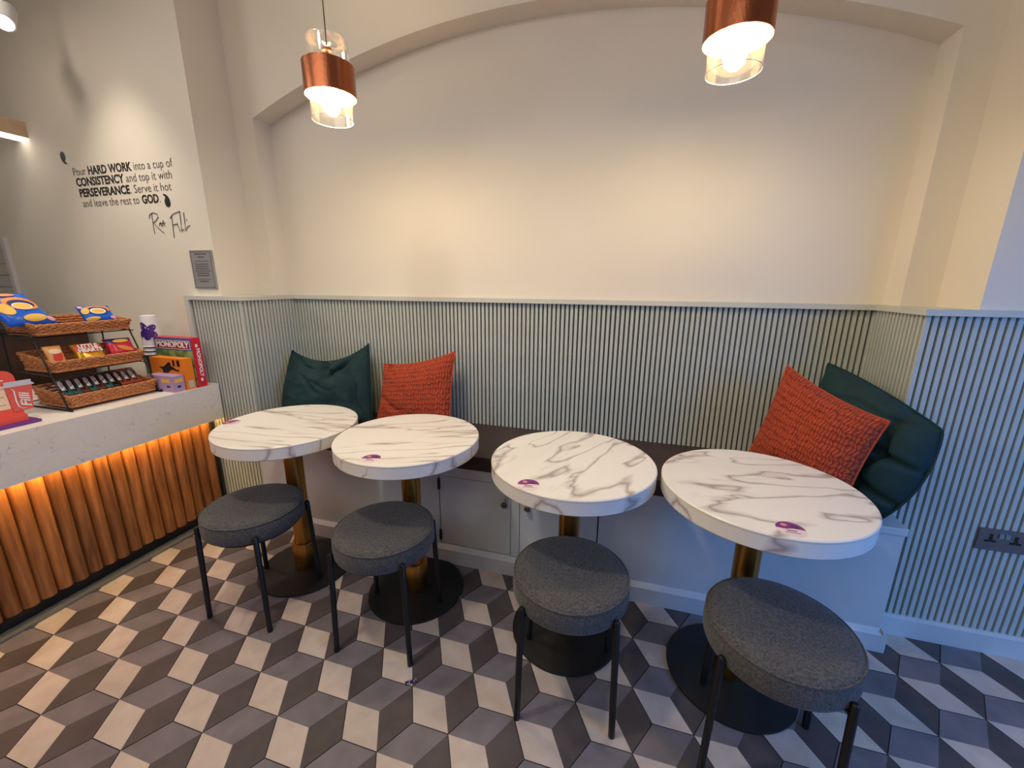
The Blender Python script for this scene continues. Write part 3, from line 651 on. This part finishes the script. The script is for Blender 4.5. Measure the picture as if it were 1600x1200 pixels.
# bags and packets -----------------------------------------------------------
def packet(name, label, cat, BLc, wdir, hdir, w_, h_, thick, base, decos=(), texts=(), group=None, seal=0.012, crimp=True):
    """a sealed foil packet: lower-left corner, width direction, height direction"""
    U = Vector(wdir).normalized(); V = Vector(hdir).normalized(); Nn = U.cross(V).normalized(); O = Vector(BLc)
    n = 14; bm = bmesh.new(); g = {}
    def dep(u, v): return thick/2*(max(0, 1-(2*u-1)**4)**0.6)*(max(0, 1-((2*v-1)/0.93)**4)**0.6 if abs(2*v-1) < 0.93 else 0)
    for s in (1, -1):
        for i in range(n+1):
            for j in range(n+1):
                u, v = i/n, j/n
                if s == -1 and (i in (0, n) or j in (0, n)): g[(s, i, j)] = g[(1, i, j)]; continue
                d = dep(u, v)+(0.0025*noise.noise(Vector((u*6, v*6, s*3+h_*50))) if 0 < i < n and 0 < j < n else 0)
                sh = 1-0.10*math.sin(PI*v)*0.6
                g[(s, i, j)] = bm.verts.new(O+U*w_*(0.5+(u-0.5)*sh)+V*h_*v+Nn*s*max(d, 0.0004))
    for s in (1, -1):
        for i in range(n):
            for j in range(n):
                q = [g[(s, i, j)], g[(s, i+1, j)], g[(s, i+1, j+1)], g[(s, i, j+1)]]
                if s == -1: q.reverse()
                bm.faces.new(q)
    bmesh.ops.recalc_face_normals(bm, faces=bm.faces)
    o = link(name, bm, base, None, smooth='all'); tag(o, label, cat, group)
    # printed patches follow the pouch front, a hair proud of it
    for k, (cu, cv, ru, rv, ang, col) in enumerate(decos):
        bm = bmesh.new(); rr = 5; ns = 18; rings = []
        for a in range(rr+1):
            ring = []
            for b_ in range(ns):
                th = 2*PI*b_/ns; du = ru*a/rr*math.cos(th); dv = rv*a/rr*math.sin(th)
                u = cu+du*math.cos(ang)-dv*math.sin(ang); v = cv+du*math.sin(ang)+dv*math.cos(ang); u = min(max(u, 0.02), 0.98); v = min(max(v, 0.02), 0.98)
                sh = 1-0.10*math.sin(PI*v)*0.6
                d = dep(u, v)+0.0032+0.00035*k
                ring.append(bm.verts.new(O+U*w_*(0.5+(u-0.5)*sh)+V*h_*v+Nn*d))
                if a == 0: break
            rings.append(ring)
        for a in range(rr):
            for b_ in range(ns):
                c_ = (b_+1) % ns
                if a == 0: bm.faces.new((rings[0][0], rings[1][b_], rings[1][c_]))
                else: bm.faces.new((rings[a][b_], rings[a+1][b_], rings[a+1][c_], rings[a][c_]))
        link('print', bm, col, o, smooth='all')
    for (body, cu, cv, sz, sx_, col, ang, bold) in texts:
        U2 = U*math.cos(ang)+V*math.sin(ang); V2 = V*math.cos(ang)-U*math.sin(ang)
        text('lettering', body, O+U*w_*cu+V*h_*cv+Nn*(dep(cu, min(cv, 0.9))+0.0062), U2, V2, sz, col, o, sx=sx_, bold=bold, align='CENTER', depth=0.0003)
    return o
blue = flat('bag_blue', 20, 96, 210, 0.3); yel = flat('chip_yellow', 238, 190, 80, 0.4); orng = flat('print_orange', 232, 140, 60, 0.4)
pink = flat('print_pink', 236, 170, 190, 0.4); navy = flat('print_navy', 34, 34, 100, 0.35); white = M_white
packet('snack_bag', 'large blue snack bag with potato crisp pictures at the left of the top basket', 'snack bag',
       (-2.500, 1.055, 1.190), (0.10, 1.0, 0.0), (-0.50, -0.22, 0.62), 0.160, 0.180, 0.050, blue,
       [(0.62, 0.58, 0.34, 0.20, 0.0, orng), (0.62, 0.56, 0.26, 0.13, 0.0, navy), (0.60, 0.50, 0.20, 0.10, 0.0, white), (0.60, 0.50, 0.17, 0.08, 0.0, yel), (0.22, 0.42, 0.15, 0.17, 0.3, yel), (0.60, 0.16, 0.24, 0.09, 0.1, yel), (0.15, 0.80, 0.12, 0.06, 0, pink), (0.5, 0.86, 0.22, 0.06, 0, orng), (0.88, 0.12, 0.08, 0.06, 0, pink)],
       [])
packet('snack_bag', 'smaller blue snack bag with crisp pictures at the right of the top basket', 'snack bag',
       (-2.480, 1.300, 1.188), (0.10, 1.0, 0.0), (-0.45, -0.05, 0.75), 0.125, 0.085, 0.032, blue,
       [(0.55, 0.72, 0.40, 0.24, 0.0, orng), (0.52, 0.62, 0.32, 0.24, 0.0, navy), (0.52, 0.58, 0.25, 0.19, 0.0, white), (0.52, 0.58, 0.20, 0.13, 0.0, yel), (0.14, 0.62, 0.12, 0.20, -0.3, yel), (0.25, 0.14, 0.22, 0.10, 0.1, yel), (0.88, 0.16, 0.10, 0.10, 0, pink), (0.06, 0.88, 0.07, 0.07, 0, pink)], [])
packet('biscuit_packet', 'orange biscuit packet with red print at the left of the middle basket', 'packet',
       (-2.435, 1.120, 1.005), (0.05, 1.0, 0.0), (-0.25, -0.02, 0.85), 0.062, 0.098, 0.022, flat('packet_tan', 226, 158, 92, 0.4),
       [(0.55, 0.45, 0.30, 0.20, 0.5, flat('print_red', 205, 44, 40)), (0.5, 0.72, 0.36, 0.12, 0.0, flat('print_cream', 240, 214, 170))], [])
packet('biscuit_packet', 'shiny gold packet lettered with red heart panel in the middle basket', 'packet',
       (-2.430, 1.215, 1.012), (0.10, 1.0, 0.0), (-0.40, -0.02, 0.80), 0.110, 0.092, 0.034, mat('gold_foil', srgb(222, 160, 40), 0.25, 0.5),
       [(0.48, 0.68, 0.46, 0.27, 0.0, flat('print_scarlet', 224, 62, 36)), (0.45, 0.14, 0.34, 0.08, 0.0, flat('print_cream', 240, 214, 170))],
       [('LITTLE', 0.48, 0.68, 0.024, 1.0, white, 0, 0.0012), ('HEARTS', 0.50, 0.46, 0.024, 1.0, white, 0, 0.0012)])
packet('snack_packet', 'crimson and navy snack packet at the right of the middle basket', 'packet',
       (-2.432, 1.342, 1.018), (0.10, 1.0, 0.0), (-0.40, -0.02, 0.80), 0.112, 0.094, 0.034, flat('packet_crimson', 208, 20, 62, 0.3),
       [(0.45, 0.84, 0.48, 0.16, 0.0, navy), (0.55, 0.78, 0.30, 0.10, 0.0, yel), (0.58, 0.36, 0.30, 0.12, -0.5, orng)],
       [])
teal = flat('bar_teal', 52, 92, 94, 0.35); brown = flat('bar_brown', 96, 54, 42, 0.35); redbar = flat('bar_red', 150, 62, 44, 0.35); blk = flat('bar_black', 26, 24, 26, 0.35)
kinds = [(teal, 'grey-green'), (teal, 'grey-green'), (brown, 'dark brown'), (teal, 'grey-green'), (brown, 'dark brown'), (teal, 'grey-green'), (blk, 'black'), (redbar, 'brick red'), (redbar, 'brick red'), (redbar, 'brick red')]
ordn = ['first', 'second', 'third', 'fourth', 'fifth', 'sixth', 'seventh', 'eighth', 'ninth', 'tenth']
for i, (mm_, cn) in enumerate(kinds):
    y = 1.128+i*0.0305
    wd = (0.25, 1.0, 0); hd = (-0.9, 0.25, 0.42)
    o = packet('protein_bar', '%s protein bar in the bottom basket, %s from the left' % (cn, ordn[i]), 'snack bar',
               (-2.402, y, 0.880), wd, hd, 0.030, 0.145, 0.012, mm_, [(0.36, 0.45, 0.26, 0.34, 0.0, blk), (0.80, 0.62, 0.14, 0.16, 0.0, brown)],
               [('PROTEIN', 0.33, 0.45, 0.019, 1.0, white, PI/2, 0.0008)], group='protein bars in the bottom basket')

# cups ---------------------------------------------------------------------
cs = None
for k, lb in enumerate(['topmost upturned white paper cup, printed with a violet flower, behind the board games', 'middle upturned white paper cup, only its rim showing under the flowered one', 'lowest upturned white paper cup, its rim resting on the black lids']):
    z = 1.028-k*0.022; bm = bmesh.new()
    lathe(bm, [(0, z+0.168), (0.0315, z+0.168), (0.034, z+0.170), (0.0345, z+0.166), (0.0480, z+0.006), (0.0505, z+0.004), (0.0505, z), (0.046, z)] if k == 0 else [(0.0475, z+0.014), (0.0480, z+0.006), (0.0505, z+0.004), (0.0505, z), (0.046, z)], 40)
    cup_ = thing('paper_cup', lb, 'cup', (-2.565, 1.62, 0), 0, 'paper cups stacked upside down')
    link('cup_wall', bm, M_white, cup_, smooth=True)
    if k == 0: cs = cup_
violet = flat('flower_violet', 74, 34, 128)
def on_cup(ang, zz, lift=0.0006):
    f = (zz-1.034)/(1.194-1.034); r = 0.0480+(0.0345-0.0480)*f+lift; return (r*math.cos(ang), r*math.sin(ang), zz)
for k, (pa, L_) in enumerate([(2.25, 0.050), (0.55, 0.046), (-0.75, 0.050), (-1.6, 0.048), (-2.5, 0.046)]):
    bm = bmesh.new(); ctr = []
    base = -0.95; cz = 1.118
    vs = []
    for i in range(20):
        th = 2*PI*i/20; a_ = L_*0.55*(1+math.cos(th)); b_ = L_*0.36*math.sin(th)
        dx = a_*math.cos(pa)-b_*math.sin(pa); dz = a_*math.sin(pa)+b_*math.cos(pa)
        vs.append(bm.verts.new(on_cup(base+dx/0.042, cz+dz, 0.0008+k*0.0002)))
    ccx = L_*0.55*math.cos(pa); ccz = L_*0.55*math.sin(pa); c_ = bm.verts.new(on_cup(base+ccx/0.042, cz+ccz, 0.0016+k*0.0002))
    for i in range(20): bm.faces.new((c_, vs[i], vs[(i+1) % 20]))
    tag(link('flower_petal', bm, violet, cs), None)
bm = bmesh.new(); lathe(bm, [(0, 0.8205), (0.046, 0.8205), (0.052, 0.83), (0.052, 0.955), (0.056, 0.96), (0.056, 0.982), (0, 0.984)], 32)
o = link('lid_stack', bm, M_black, None, smooth=True); o.location = (-2.565, 1.62, 0); tag(o, 'black stack of lids under the upturned paper cups on the counter', 'lids')

# board games ----------------------------------------------------------------
red = flat('box_red', 206, 26, 52); lilac = flat('box_lilac', 176, 148, 182); orange = flat('box_orange', 240, 132, 28); grn = varied('box_forest', srgb(70, 110, 60), srgb(140, 170, 110), 25, 0.5, 0, None, 4, (1, 1, 1), 0, 0.4, 0.6)
g1 = thing('board_game', 'tall upright board game with a red spine and blue-topped front at the counter end', 'board game', (0, 0, 0))
x0, x1, y0, y1, z0, z1 = -2.505, -2.232, 1.588, 1.636, 0.8205, 1.088
box('game_box', x0, x1, y0, y1, z0, z1, red, g1, 0.0015)
box('front_print', x0+0.002, x1-0.002, y0-0.001, y0-0.0001, z0+0.01, z1-0.001, grn, g1)
box('front_band', x0+0.002, x1-0.002, y0-0.0016, y0-0.0010, z1-0.068, z1-0.001, flat('box_blue', 84, 96, 160), g1)
box('title_frame', x0+0.010, x1-0.010, y0-0.0022, y0-0.0016, z1-0.062, z1-0.016, M_white, g1)
box('title_panel', x0+0.013, x1-0.013, y0-0.0028, y0-0.0022, z1-0.059, z1-0.019, flat('title_red', 150, 34, 44), g1)
text('lettering', 'MONOPOLY', ((x0+x1)/2, y0-0.0036, z1-0.052), (1, 0, 0), (0, 0, 1), 0.042, M_white, g1, sx=1.0, bold=0.0012, align='CENTER')
text('lettering', 'MONOPOLY', (x1+0.0008, (y0+y1)/2-0.004, (z0+z1)/2), (0, 0, -1), (0, 1, 0), 0.026, M_white, g1, sx=1.05, bold=0.0009, align='CENTER')
for k in range(2):
    bm = bmesh.new(); prism(bm, [((y0+y1)/2+0.010*math.cos(2*PI*i/8)*(1 if i % 2 else 0.5), (z1-0.042 if k == 0 else z0+0.04)+0.009*math.sin(2*PI*i/8)) for i in range(8)], x1+0.0001, x1+0.001, 'x'); link('spine_mark', bm, M_white, g1)
g2 = thing('board_game', 'orange board game standing in front of the red-spined one', 'board game', (0, 0, 0))
x0, x1, y0, y1, z0, z1 = -2.475, -2.236, 1.530, 1.578, 0.8205, 0.986
box('game_box', x0, x1, y0, y1, z0, z1, orange, g2, 0.0015)
bm = bmesh.new()   # dark running silhouette printed on the front
prism(bm, [(x0+0.060, 0.935), (x0+0.10, 0.940), (x0+0.135, 0.965), (x0+0.150, 0.962), (x0+0.148, 0.948), (x0+0.190, 0.925), (x0+0.205, 0.930), (x0+0.200, 0.915), (x0+0.150, 0.925), (x0+0.120, 0.905), (x0+0.085, 0.905), (x0+0.085, 0.925)], y0-0.001, y0-0.0001, 'y'); link('print', bm, blk, g2)
box('print', x0+0.165, x0+0.180, y0-0.001, y0-0.0001, 0.945, 0.978, blk, g2); box('print', x0+0.195, x0+0.215, y0-0.001, y0-0.0001, 0.945, 0.978, blk, g2)
box('spine_label', x1+0.0001, x1+0.0008, y0+0.012, y1-0.010, 0.830, 0.868, flat('label_grey', 190, 190, 190), g2)
g3 = thing('board_game', 'small lilac game box with yellow patches nearest the basket rack', 'board game', (0, 0, 0))
x0, x1, y0, y1, z0, z1 = -2.42, -2.242, 1.468, 1.525, 0.8205, 0.905
box('game_box', x0, x1, y0, y1, z0, z1, lilac, g3, 0.0015)
box('print', x0+0.10, x0+0.155, y0-0.0008, y0-0.0001, 0.870, 0.888, yel, g3); box('print', x0+0.01, x0+0.03, y0-0.0008, y0-0.0001, 0.828, 0.893, yel, g3)
box('print', x0+0.13, x0+0.155, y0-0.0008, y0-0.0001, 0.845, 0.855, navy, g3); box('print', x1+0.0001, x1+0.0008, y0+0.008, y1-0.008, 0.87, 0.888, yel, g3)
box('print', x1+0.0001, x1+0.0008, y0+0.02, y1-0.02, 0.842, 0.852, navy, g3)

# counter sign -----------------------------------------------------------------
sg = thing('counter_sign', 'coral red upright counter sign with a picture of a takeaway cup at the left edge', 'sign', (0, 0, 0))
coral = flat('sign_coral', 238, 88, 72); cream = flat('sign_cream', 240, 214, 178); cupred = flat('sign_cup', 226, 96, 84)
xs = -2.326
bm = bmesh.new(); out = [(0.78, 0.855), (0.958, 0.855), (0.958, 1.005)]+[(0.928+0.030*math.cos(a), 1.005+0.034*math.sin(a)) for a in [PI/2*i/6 for i in range(1, 7)]]+[(0.78, 1.039)]
prism(bm, out, xs-0.003, xs, 'x'); link('sign_board', bm, coral, sg)
bm = bmesh.new(); prism(bm, [(0.78, 0.888), (0.925, 0.888), (0.921, 0.980), (0.78, 0.980)], xs+0.0001, xs+0.0008, 'x'); link('text_panel', bm, cream, sg)
bm = bmesh.new()
for k in range(7): B(bm, xs+0.0008, xs+0.0012, 0.80, 0.915-0.012*(k % 3), 0.968-k*0.0105, 0.9705-k*0.0105)
link('small_print', bm, coral, sg)
bm = bmesh.new(); prism(bm, [(0.931, 0.874), (0.986, 0.874), (0.999, 0.972), (0.921, 0.972)], xs+0.0008, xs+0.003, 'x'); link('cup_picture', bm, cupred, sg)
bm = bmesh.new(); prism(bm, [(0.915, 0.972), (1.006, 0.972), (1.004, 0.979), (0.999, 0.981), (0.999, 0.993), (0.922, 0.993), (0.922, 0.981), (0.917, 0.979)], xs+0.0009, xs+0.0042, 'x'); link('cup_lid', bm, flat('lid_grey', 200, 200, 208), sg)
text('lettering', 'Filli', (xs+0.0042, 0.982, 0.884), (0, 0, 1), (0, -1, 0), 0.040, M_white, sg, sx=1.05, bold=0.0009, shear=0.35)
bm = bmesh.new(); pts = [(xs+0.0045, 0.938, 0.966), (xs+0.0045, 0.944, 0.955), (xs+0.0045, 0.943, 0.915), (xs+0.0045, 0.946, 0.892), (xs+0.0045, 0.955, 0.882), (xs+0.0045, 0.968, 0.880)]; tube(bm, pts, [0.0008, 0.0022, 0.0024, 0.002, 0.0014, 0.0006], 6); link('swash', bm, M_white, sg)
bm = bmesh.new()
for k, (a, b_) in enumerate(((0.86, 0.885), (0.85, 0.912), (0.855, 0.925))): B(bm, xs+0.0002, xs+0.0009, a, b_, 1.022-k*0.011, 1.0265-k*0.011)
link('headline', bm, M_white, sg)
bm = bmesh.new(); B(bm, -2.39, -2.290, 0.72, 0.985, 0.8205, 0.832); link('base_strip', bm, flat('base_purple', 108, 48, 132), sg)
bm = bmesh.new(); B(bm, xs-0.010, xs+0.007, 0.74, 0.962, 0.832, 0.857); link('sign_foot', bm, coral, sg)

# ------------------------------------------------------------------ quote on the wall
q = thing('wall_quote', 'dark vinyl quote about hard work lettered on the left wall', 'lettering', (0, 0, 0))
YW = 1.7392
lines = [([('Pour ', 0), ('HARD WORK', 1), (' into a cup of', 0)], -3.115, -2.360, 1.962),
         ([('CONSISTENCY', 1), (' and top it with', 0)], -3.105, -2.372, 1.902+0.005),
         ([('PERSEVERANCE', 1), ('. Serve it hot', 0)], -3.098, -2.378, 1.850),
         ([('and leave the rest to ', 0), ('GOD', 1), ('.', 0)], -3.090, -2.470, 1.795)]
def measure(s, size, bold):
    cu = bpy.data.curves.new('t', 'FONT'); cu.body = s+'|'; cu.size = size; cu.offset = bold; t = bpy.data.objects.new('t', cu); C.objects.link(t)
    bpy.context.view_layer.update(); wd = t.dimensions.x; cu.body = '|'; bpy.context.view_layer.update(); w2 = t.dimensions.x
    bpy.data.objects.remove(t); bpy.data.curves.remove(cu); return wd-w2
for segs, xa, xb, zb in lines:
    size = 0.060
    ws = [measure(s, size, 0) for s, b_ in segs]; k = (xb-xa)/sum(ws); x = xa
    for (s, b_), w_ in zip(segs, ws):
        lead = len(s)-len(s.lstrip())
        text('words', s, (x, YW, zb), (1, 0, 0), (0, 0, 1), size, M_ink if b_ else M_ink_grey, q, sx=k, bold=0.0016 if b_ else -0.0006); x += w_*k
def blob(cx, cz, flip):
    bm = bmesh.new(); s = -1 if flip else 1
    pts = [(0.020, -0.036), (0.030, -0.050), (0.006, -0.046), (-0.014, -0.030), (-0.024, -0.006), (-0.026, 0.016), (-0.018, 0.034), (-0.002, 0.040), (0.014, 0.034), (0.022, 0.016), (0.022, -0.006), (0.012, -0.022), (0.010, -0.030)]
    prism(bm, [(cx+s*a*0.82, cz+s*b_*0.76) for a, b_ in pts], YW-0.0008, YW+0.0004, 'y'); link('quotation_mark', bm, M_ink, q)
blob(-3.165, 2.062, False); blob(-2.428, 1.798, True)
sgn = thing('wall_signature', 'thin handwritten signature on the wall below the quote', 'lettering', (0, 0, 0))
def stroke(pts, r=0.0015):
    bm = bmesh.new(); tube(bm, [(x, YW-0.0008, z) for x, z in pts], r, 5); link('stroke', bm, M_ink, sgn)
stroke([(-2.565, 1.635), (-2.563, 1.690), (-2.560, 1.740)]); stroke([(-2.585, 1.715), (-2.575, 1.738), (-2.545, 1.745), (-2.520, 1.738), (-2.515, 1.722), (-2.535, 1.706), (-2.558, 1.694), (-2.535, 1.670), (-2.512, 1.652), (-2.490, 1.638)])
stroke([(-2.520, 1.675), (-2.512, 1.690), (-2.505, 1.695), (-2.500, 1.675), (-2.506, 1.680)], 0.0013); stroke([(-2.495, 1.672), (-2.485, 1.705), (-2.478, 1.672)], 0.0013); stroke([(-2.515, 1.688), (-2.470, 1.690)], 0.0013)
stroke([(-2.425, 1.612), (-2.420, 1.670), (-2.415, 1.725)]); stroke([(-2.430, 1.712), (-2.405, 1.732), (-2.350, 1.745)]); stroke([(-2.420, 1.675), (-2.400, 1.682), (-2.385, 1.680)])
stroke([(-2.385, 1.690), (-2.380, 1.665), (-2.372, 1.642)], 0.0013); stroke([(-2.352, 1.742), (-2.356, 1.690), (-2.362, 1.645), (-2.345, 1.655)]); stroke([(-2.325, 1.738), (-2.328, 1.690), (-2.333, 1.645), (-2.312, 1.668), (-2.295, 1.672)]); stroke([(-2.312, 1.695), (-2.312, 1.705)], 0.0013)

# plaque
pq = thing('wall_plaque', 'small grey engraved plaque at the edge of the wall above the ledge', 'plaque', (0, 0, 0))
px0, px1, pz0, pz1 = -2.326, -2.172, 1.343, 1.545
box('plate', px0, px1, 1.732, 1.7395, pz0, pz1, mat('plaque_grey', srgb(158, 156, 156), 0.4, 0.3), pq, 0.0015)
bm = bmesh.new(); a, b_ = 0.007, 0.0018
for (u0, u1, v0, v1) in ((px0+a, px1-a, pz1-a-b_, pz1-a), (px0+a, px1-a, pz0+a, pz0+a+b_), (px0+a, px0+a+b_, pz0+a, pz1-a), (px1-a-b_, px1-a, pz0+a, pz1-a)): B(bm, u0, u1, 1.7312, 1.7322, v0, v1)
link('border_line', bm, M_ink_grey, pq)
bm = bmesh.new(); rr = random.Random(3); cxp = (px0+px1)/2
for (zz, hw, h_) in ((1.522, 0.042, 0.007), (1.507, 0.022, 0.006), (1.488, 0.048, 0.002), (1.471, 0.046, 0.005), (1.459, 0.046, 0.005), (1.447, 0.048, 0.005), (1.435, 0.054, 0.005), (1.423, 0.044, 0.005), (1.411, 0.044, 0.005), (1.393, 0.048, 0.002), (1.380, 0.032, 0.006)):
    x = cxp-hw
    while x < cxp+hw:
        wd_ = rr.uniform(0.003, 0.012) if h_ > 0.003 else 0.02
        B(bm, x, min(x+wd_, cxp+hw), 1.7312, 1.7322, zz, zz+h_); x += wd_+0.003
link('engraving', bm, M_ink_grey, pq)

# ------------------------------------------------------------------ socket
sk = thing('wall_socket', 'black double power socket on the slats at the right edge', 'socket', (0, 0, 0))
sx0, sx1, sz0, sz1 = 1.296, 1.442, 0.434, 0.520; sy = 1.7595
box('face_plate', sx0, sx1, sy-0.006, sy, sz0, sz1, mat('socket_plate', srgb(120, 108, 104), 0.45, 0.5), sk, 0.0015)
for cx_ in (1.333, 1.405):
    bm = bmesh.new(); f0 = sy-0.0075; f1 = sy-0.0058
    B(bm, cx_-0.0045, cx_+0.0045, f0, f1, 0.484, 0.500); B(bm, cx_-0.016, cx_-0.005, f0, f1, 0.468, 0.476); B(bm, cx_+0.005, cx_+0.016, f0, f1, 0.468, 0.476); B(bm, cx_-0.005, cx_+0.005, f0, f1, 0.470, 0.484)
    link('pin_holes', bm, M_gap, sk)
for cx_ in (1.3605, 1.3775):
    bm = bmesh.new(); B(bm, cx_-0.007, cx_+0.007, sy-0.010, sy-0.0058, 0.487, 0.505); link('rocker_switch', bm, M_steel, sk, bevel=0.001)
for cx_ in (1.306, 1.432):
    bm = bmesh.new(); lathe(bm, [(0, 0.0012), (0.0025, 0.0012), (0.003, 0)], 12); k = link('screw', bm, M_steel, sk, smooth=True); k.location = (cx_, sy-0.006, 0.482); k.rotation_euler = (PI/2, 0, 0)

# sweet wrapper
bm = bmesh.new(); g = {}
for i in range(11):
    for j in range(5):
        u, v = i/10, j/4; g[(i, j)] = bm.verts.new(((u-0.5)*0.040, (v-0.5)*0.014*(1.5 if i in (0, 10) else 1), 0.004+0.004*math.sin(v*PI)+0.0025*noise.noise(Vector((u*9, v*5, 2)))))
for i in range(10):
    for j in range(4):
        f = bm.faces.new((g[(i, j)], g[(i+1, j)], g[(i+1, j+1)], g[(i, j+1)])); f.material_index = (0, 1, 0, 2, 0, 0, 1, 0, 0, 2)[(i*3+j*2) % 10]
res = bmesh.ops.solidify(bm, geom=bm.faces[:], thickness=0.002)
o = link('sweet_wrapper', bm, [flat('wrapper_navy', 30, 24, 84, 0.3), flat('wrapper_pink', 196, 150, 190, 0.3), flat('wrapper_silver', 190, 190, 180, 0.25)], None, smooth=True)
o.location = (-0.656, 1.006, 0.0); o.rotation_euler = (0, 0, 0.7); tag(o, 'tiny crumpled purple sweet wrapper on the floor tiles', 'wrapper')

# ------------------------------------------------------------------ spotlight and linear light at upper left
sp = thing('spotlight', 'white cylindrical spotlight glowing at the upper left corner', 'spotlight', (-2.900, 1.49, 2.545))
q_ = Vector((-0.55, 0.42, 0.72)).normalized().to_track_quat('Z', 'Y')
bm = bmesh.new(); lathe(bm, [(0.0, 0.13), (0.036, 0.13), (0.038, 0.125), (0.038, 0.0), (0.033, 0.0), (0.033, 0.01)], 32); hs_ = link('lamp_housing', bm, M_white, sp, smooth=True)
bm = bmesh.new(); lathe(bm, [(0, 0.008), (0.0335, 0.008)], 32); ln = link('lens', bm, emis('spot_lens', (1, 0.9, 0.78), 18), sp)
for o_ in (hs_, ln): o_.rotation_mode = 'QUATERNION'; o_.rotation_quaternion = q_
bm = bmesh.new(); tube(bm, [(-0.045, 0.035, 0.085), (-0.045, 0.035, 0.55)], 0.008, 10); link('stem', bm, M_white, sp)
ll = thing('linear_light', 'wood-faced linear light bar with a glowing underside at the left edge', 'light', (0, 0, 0))
box('light_bar', -3.50, -3.42, -0.4, 1.739, 2.180, 2.262, varied('pale_oak', srgb(206, 176, 140), srgb(190, 158, 122), 8, 0.5), ll, 0.002)
box('diffuser', -3.495, -3.425, -0.4, 1.735, 2.168, 2.1799, M_led_white, ll)
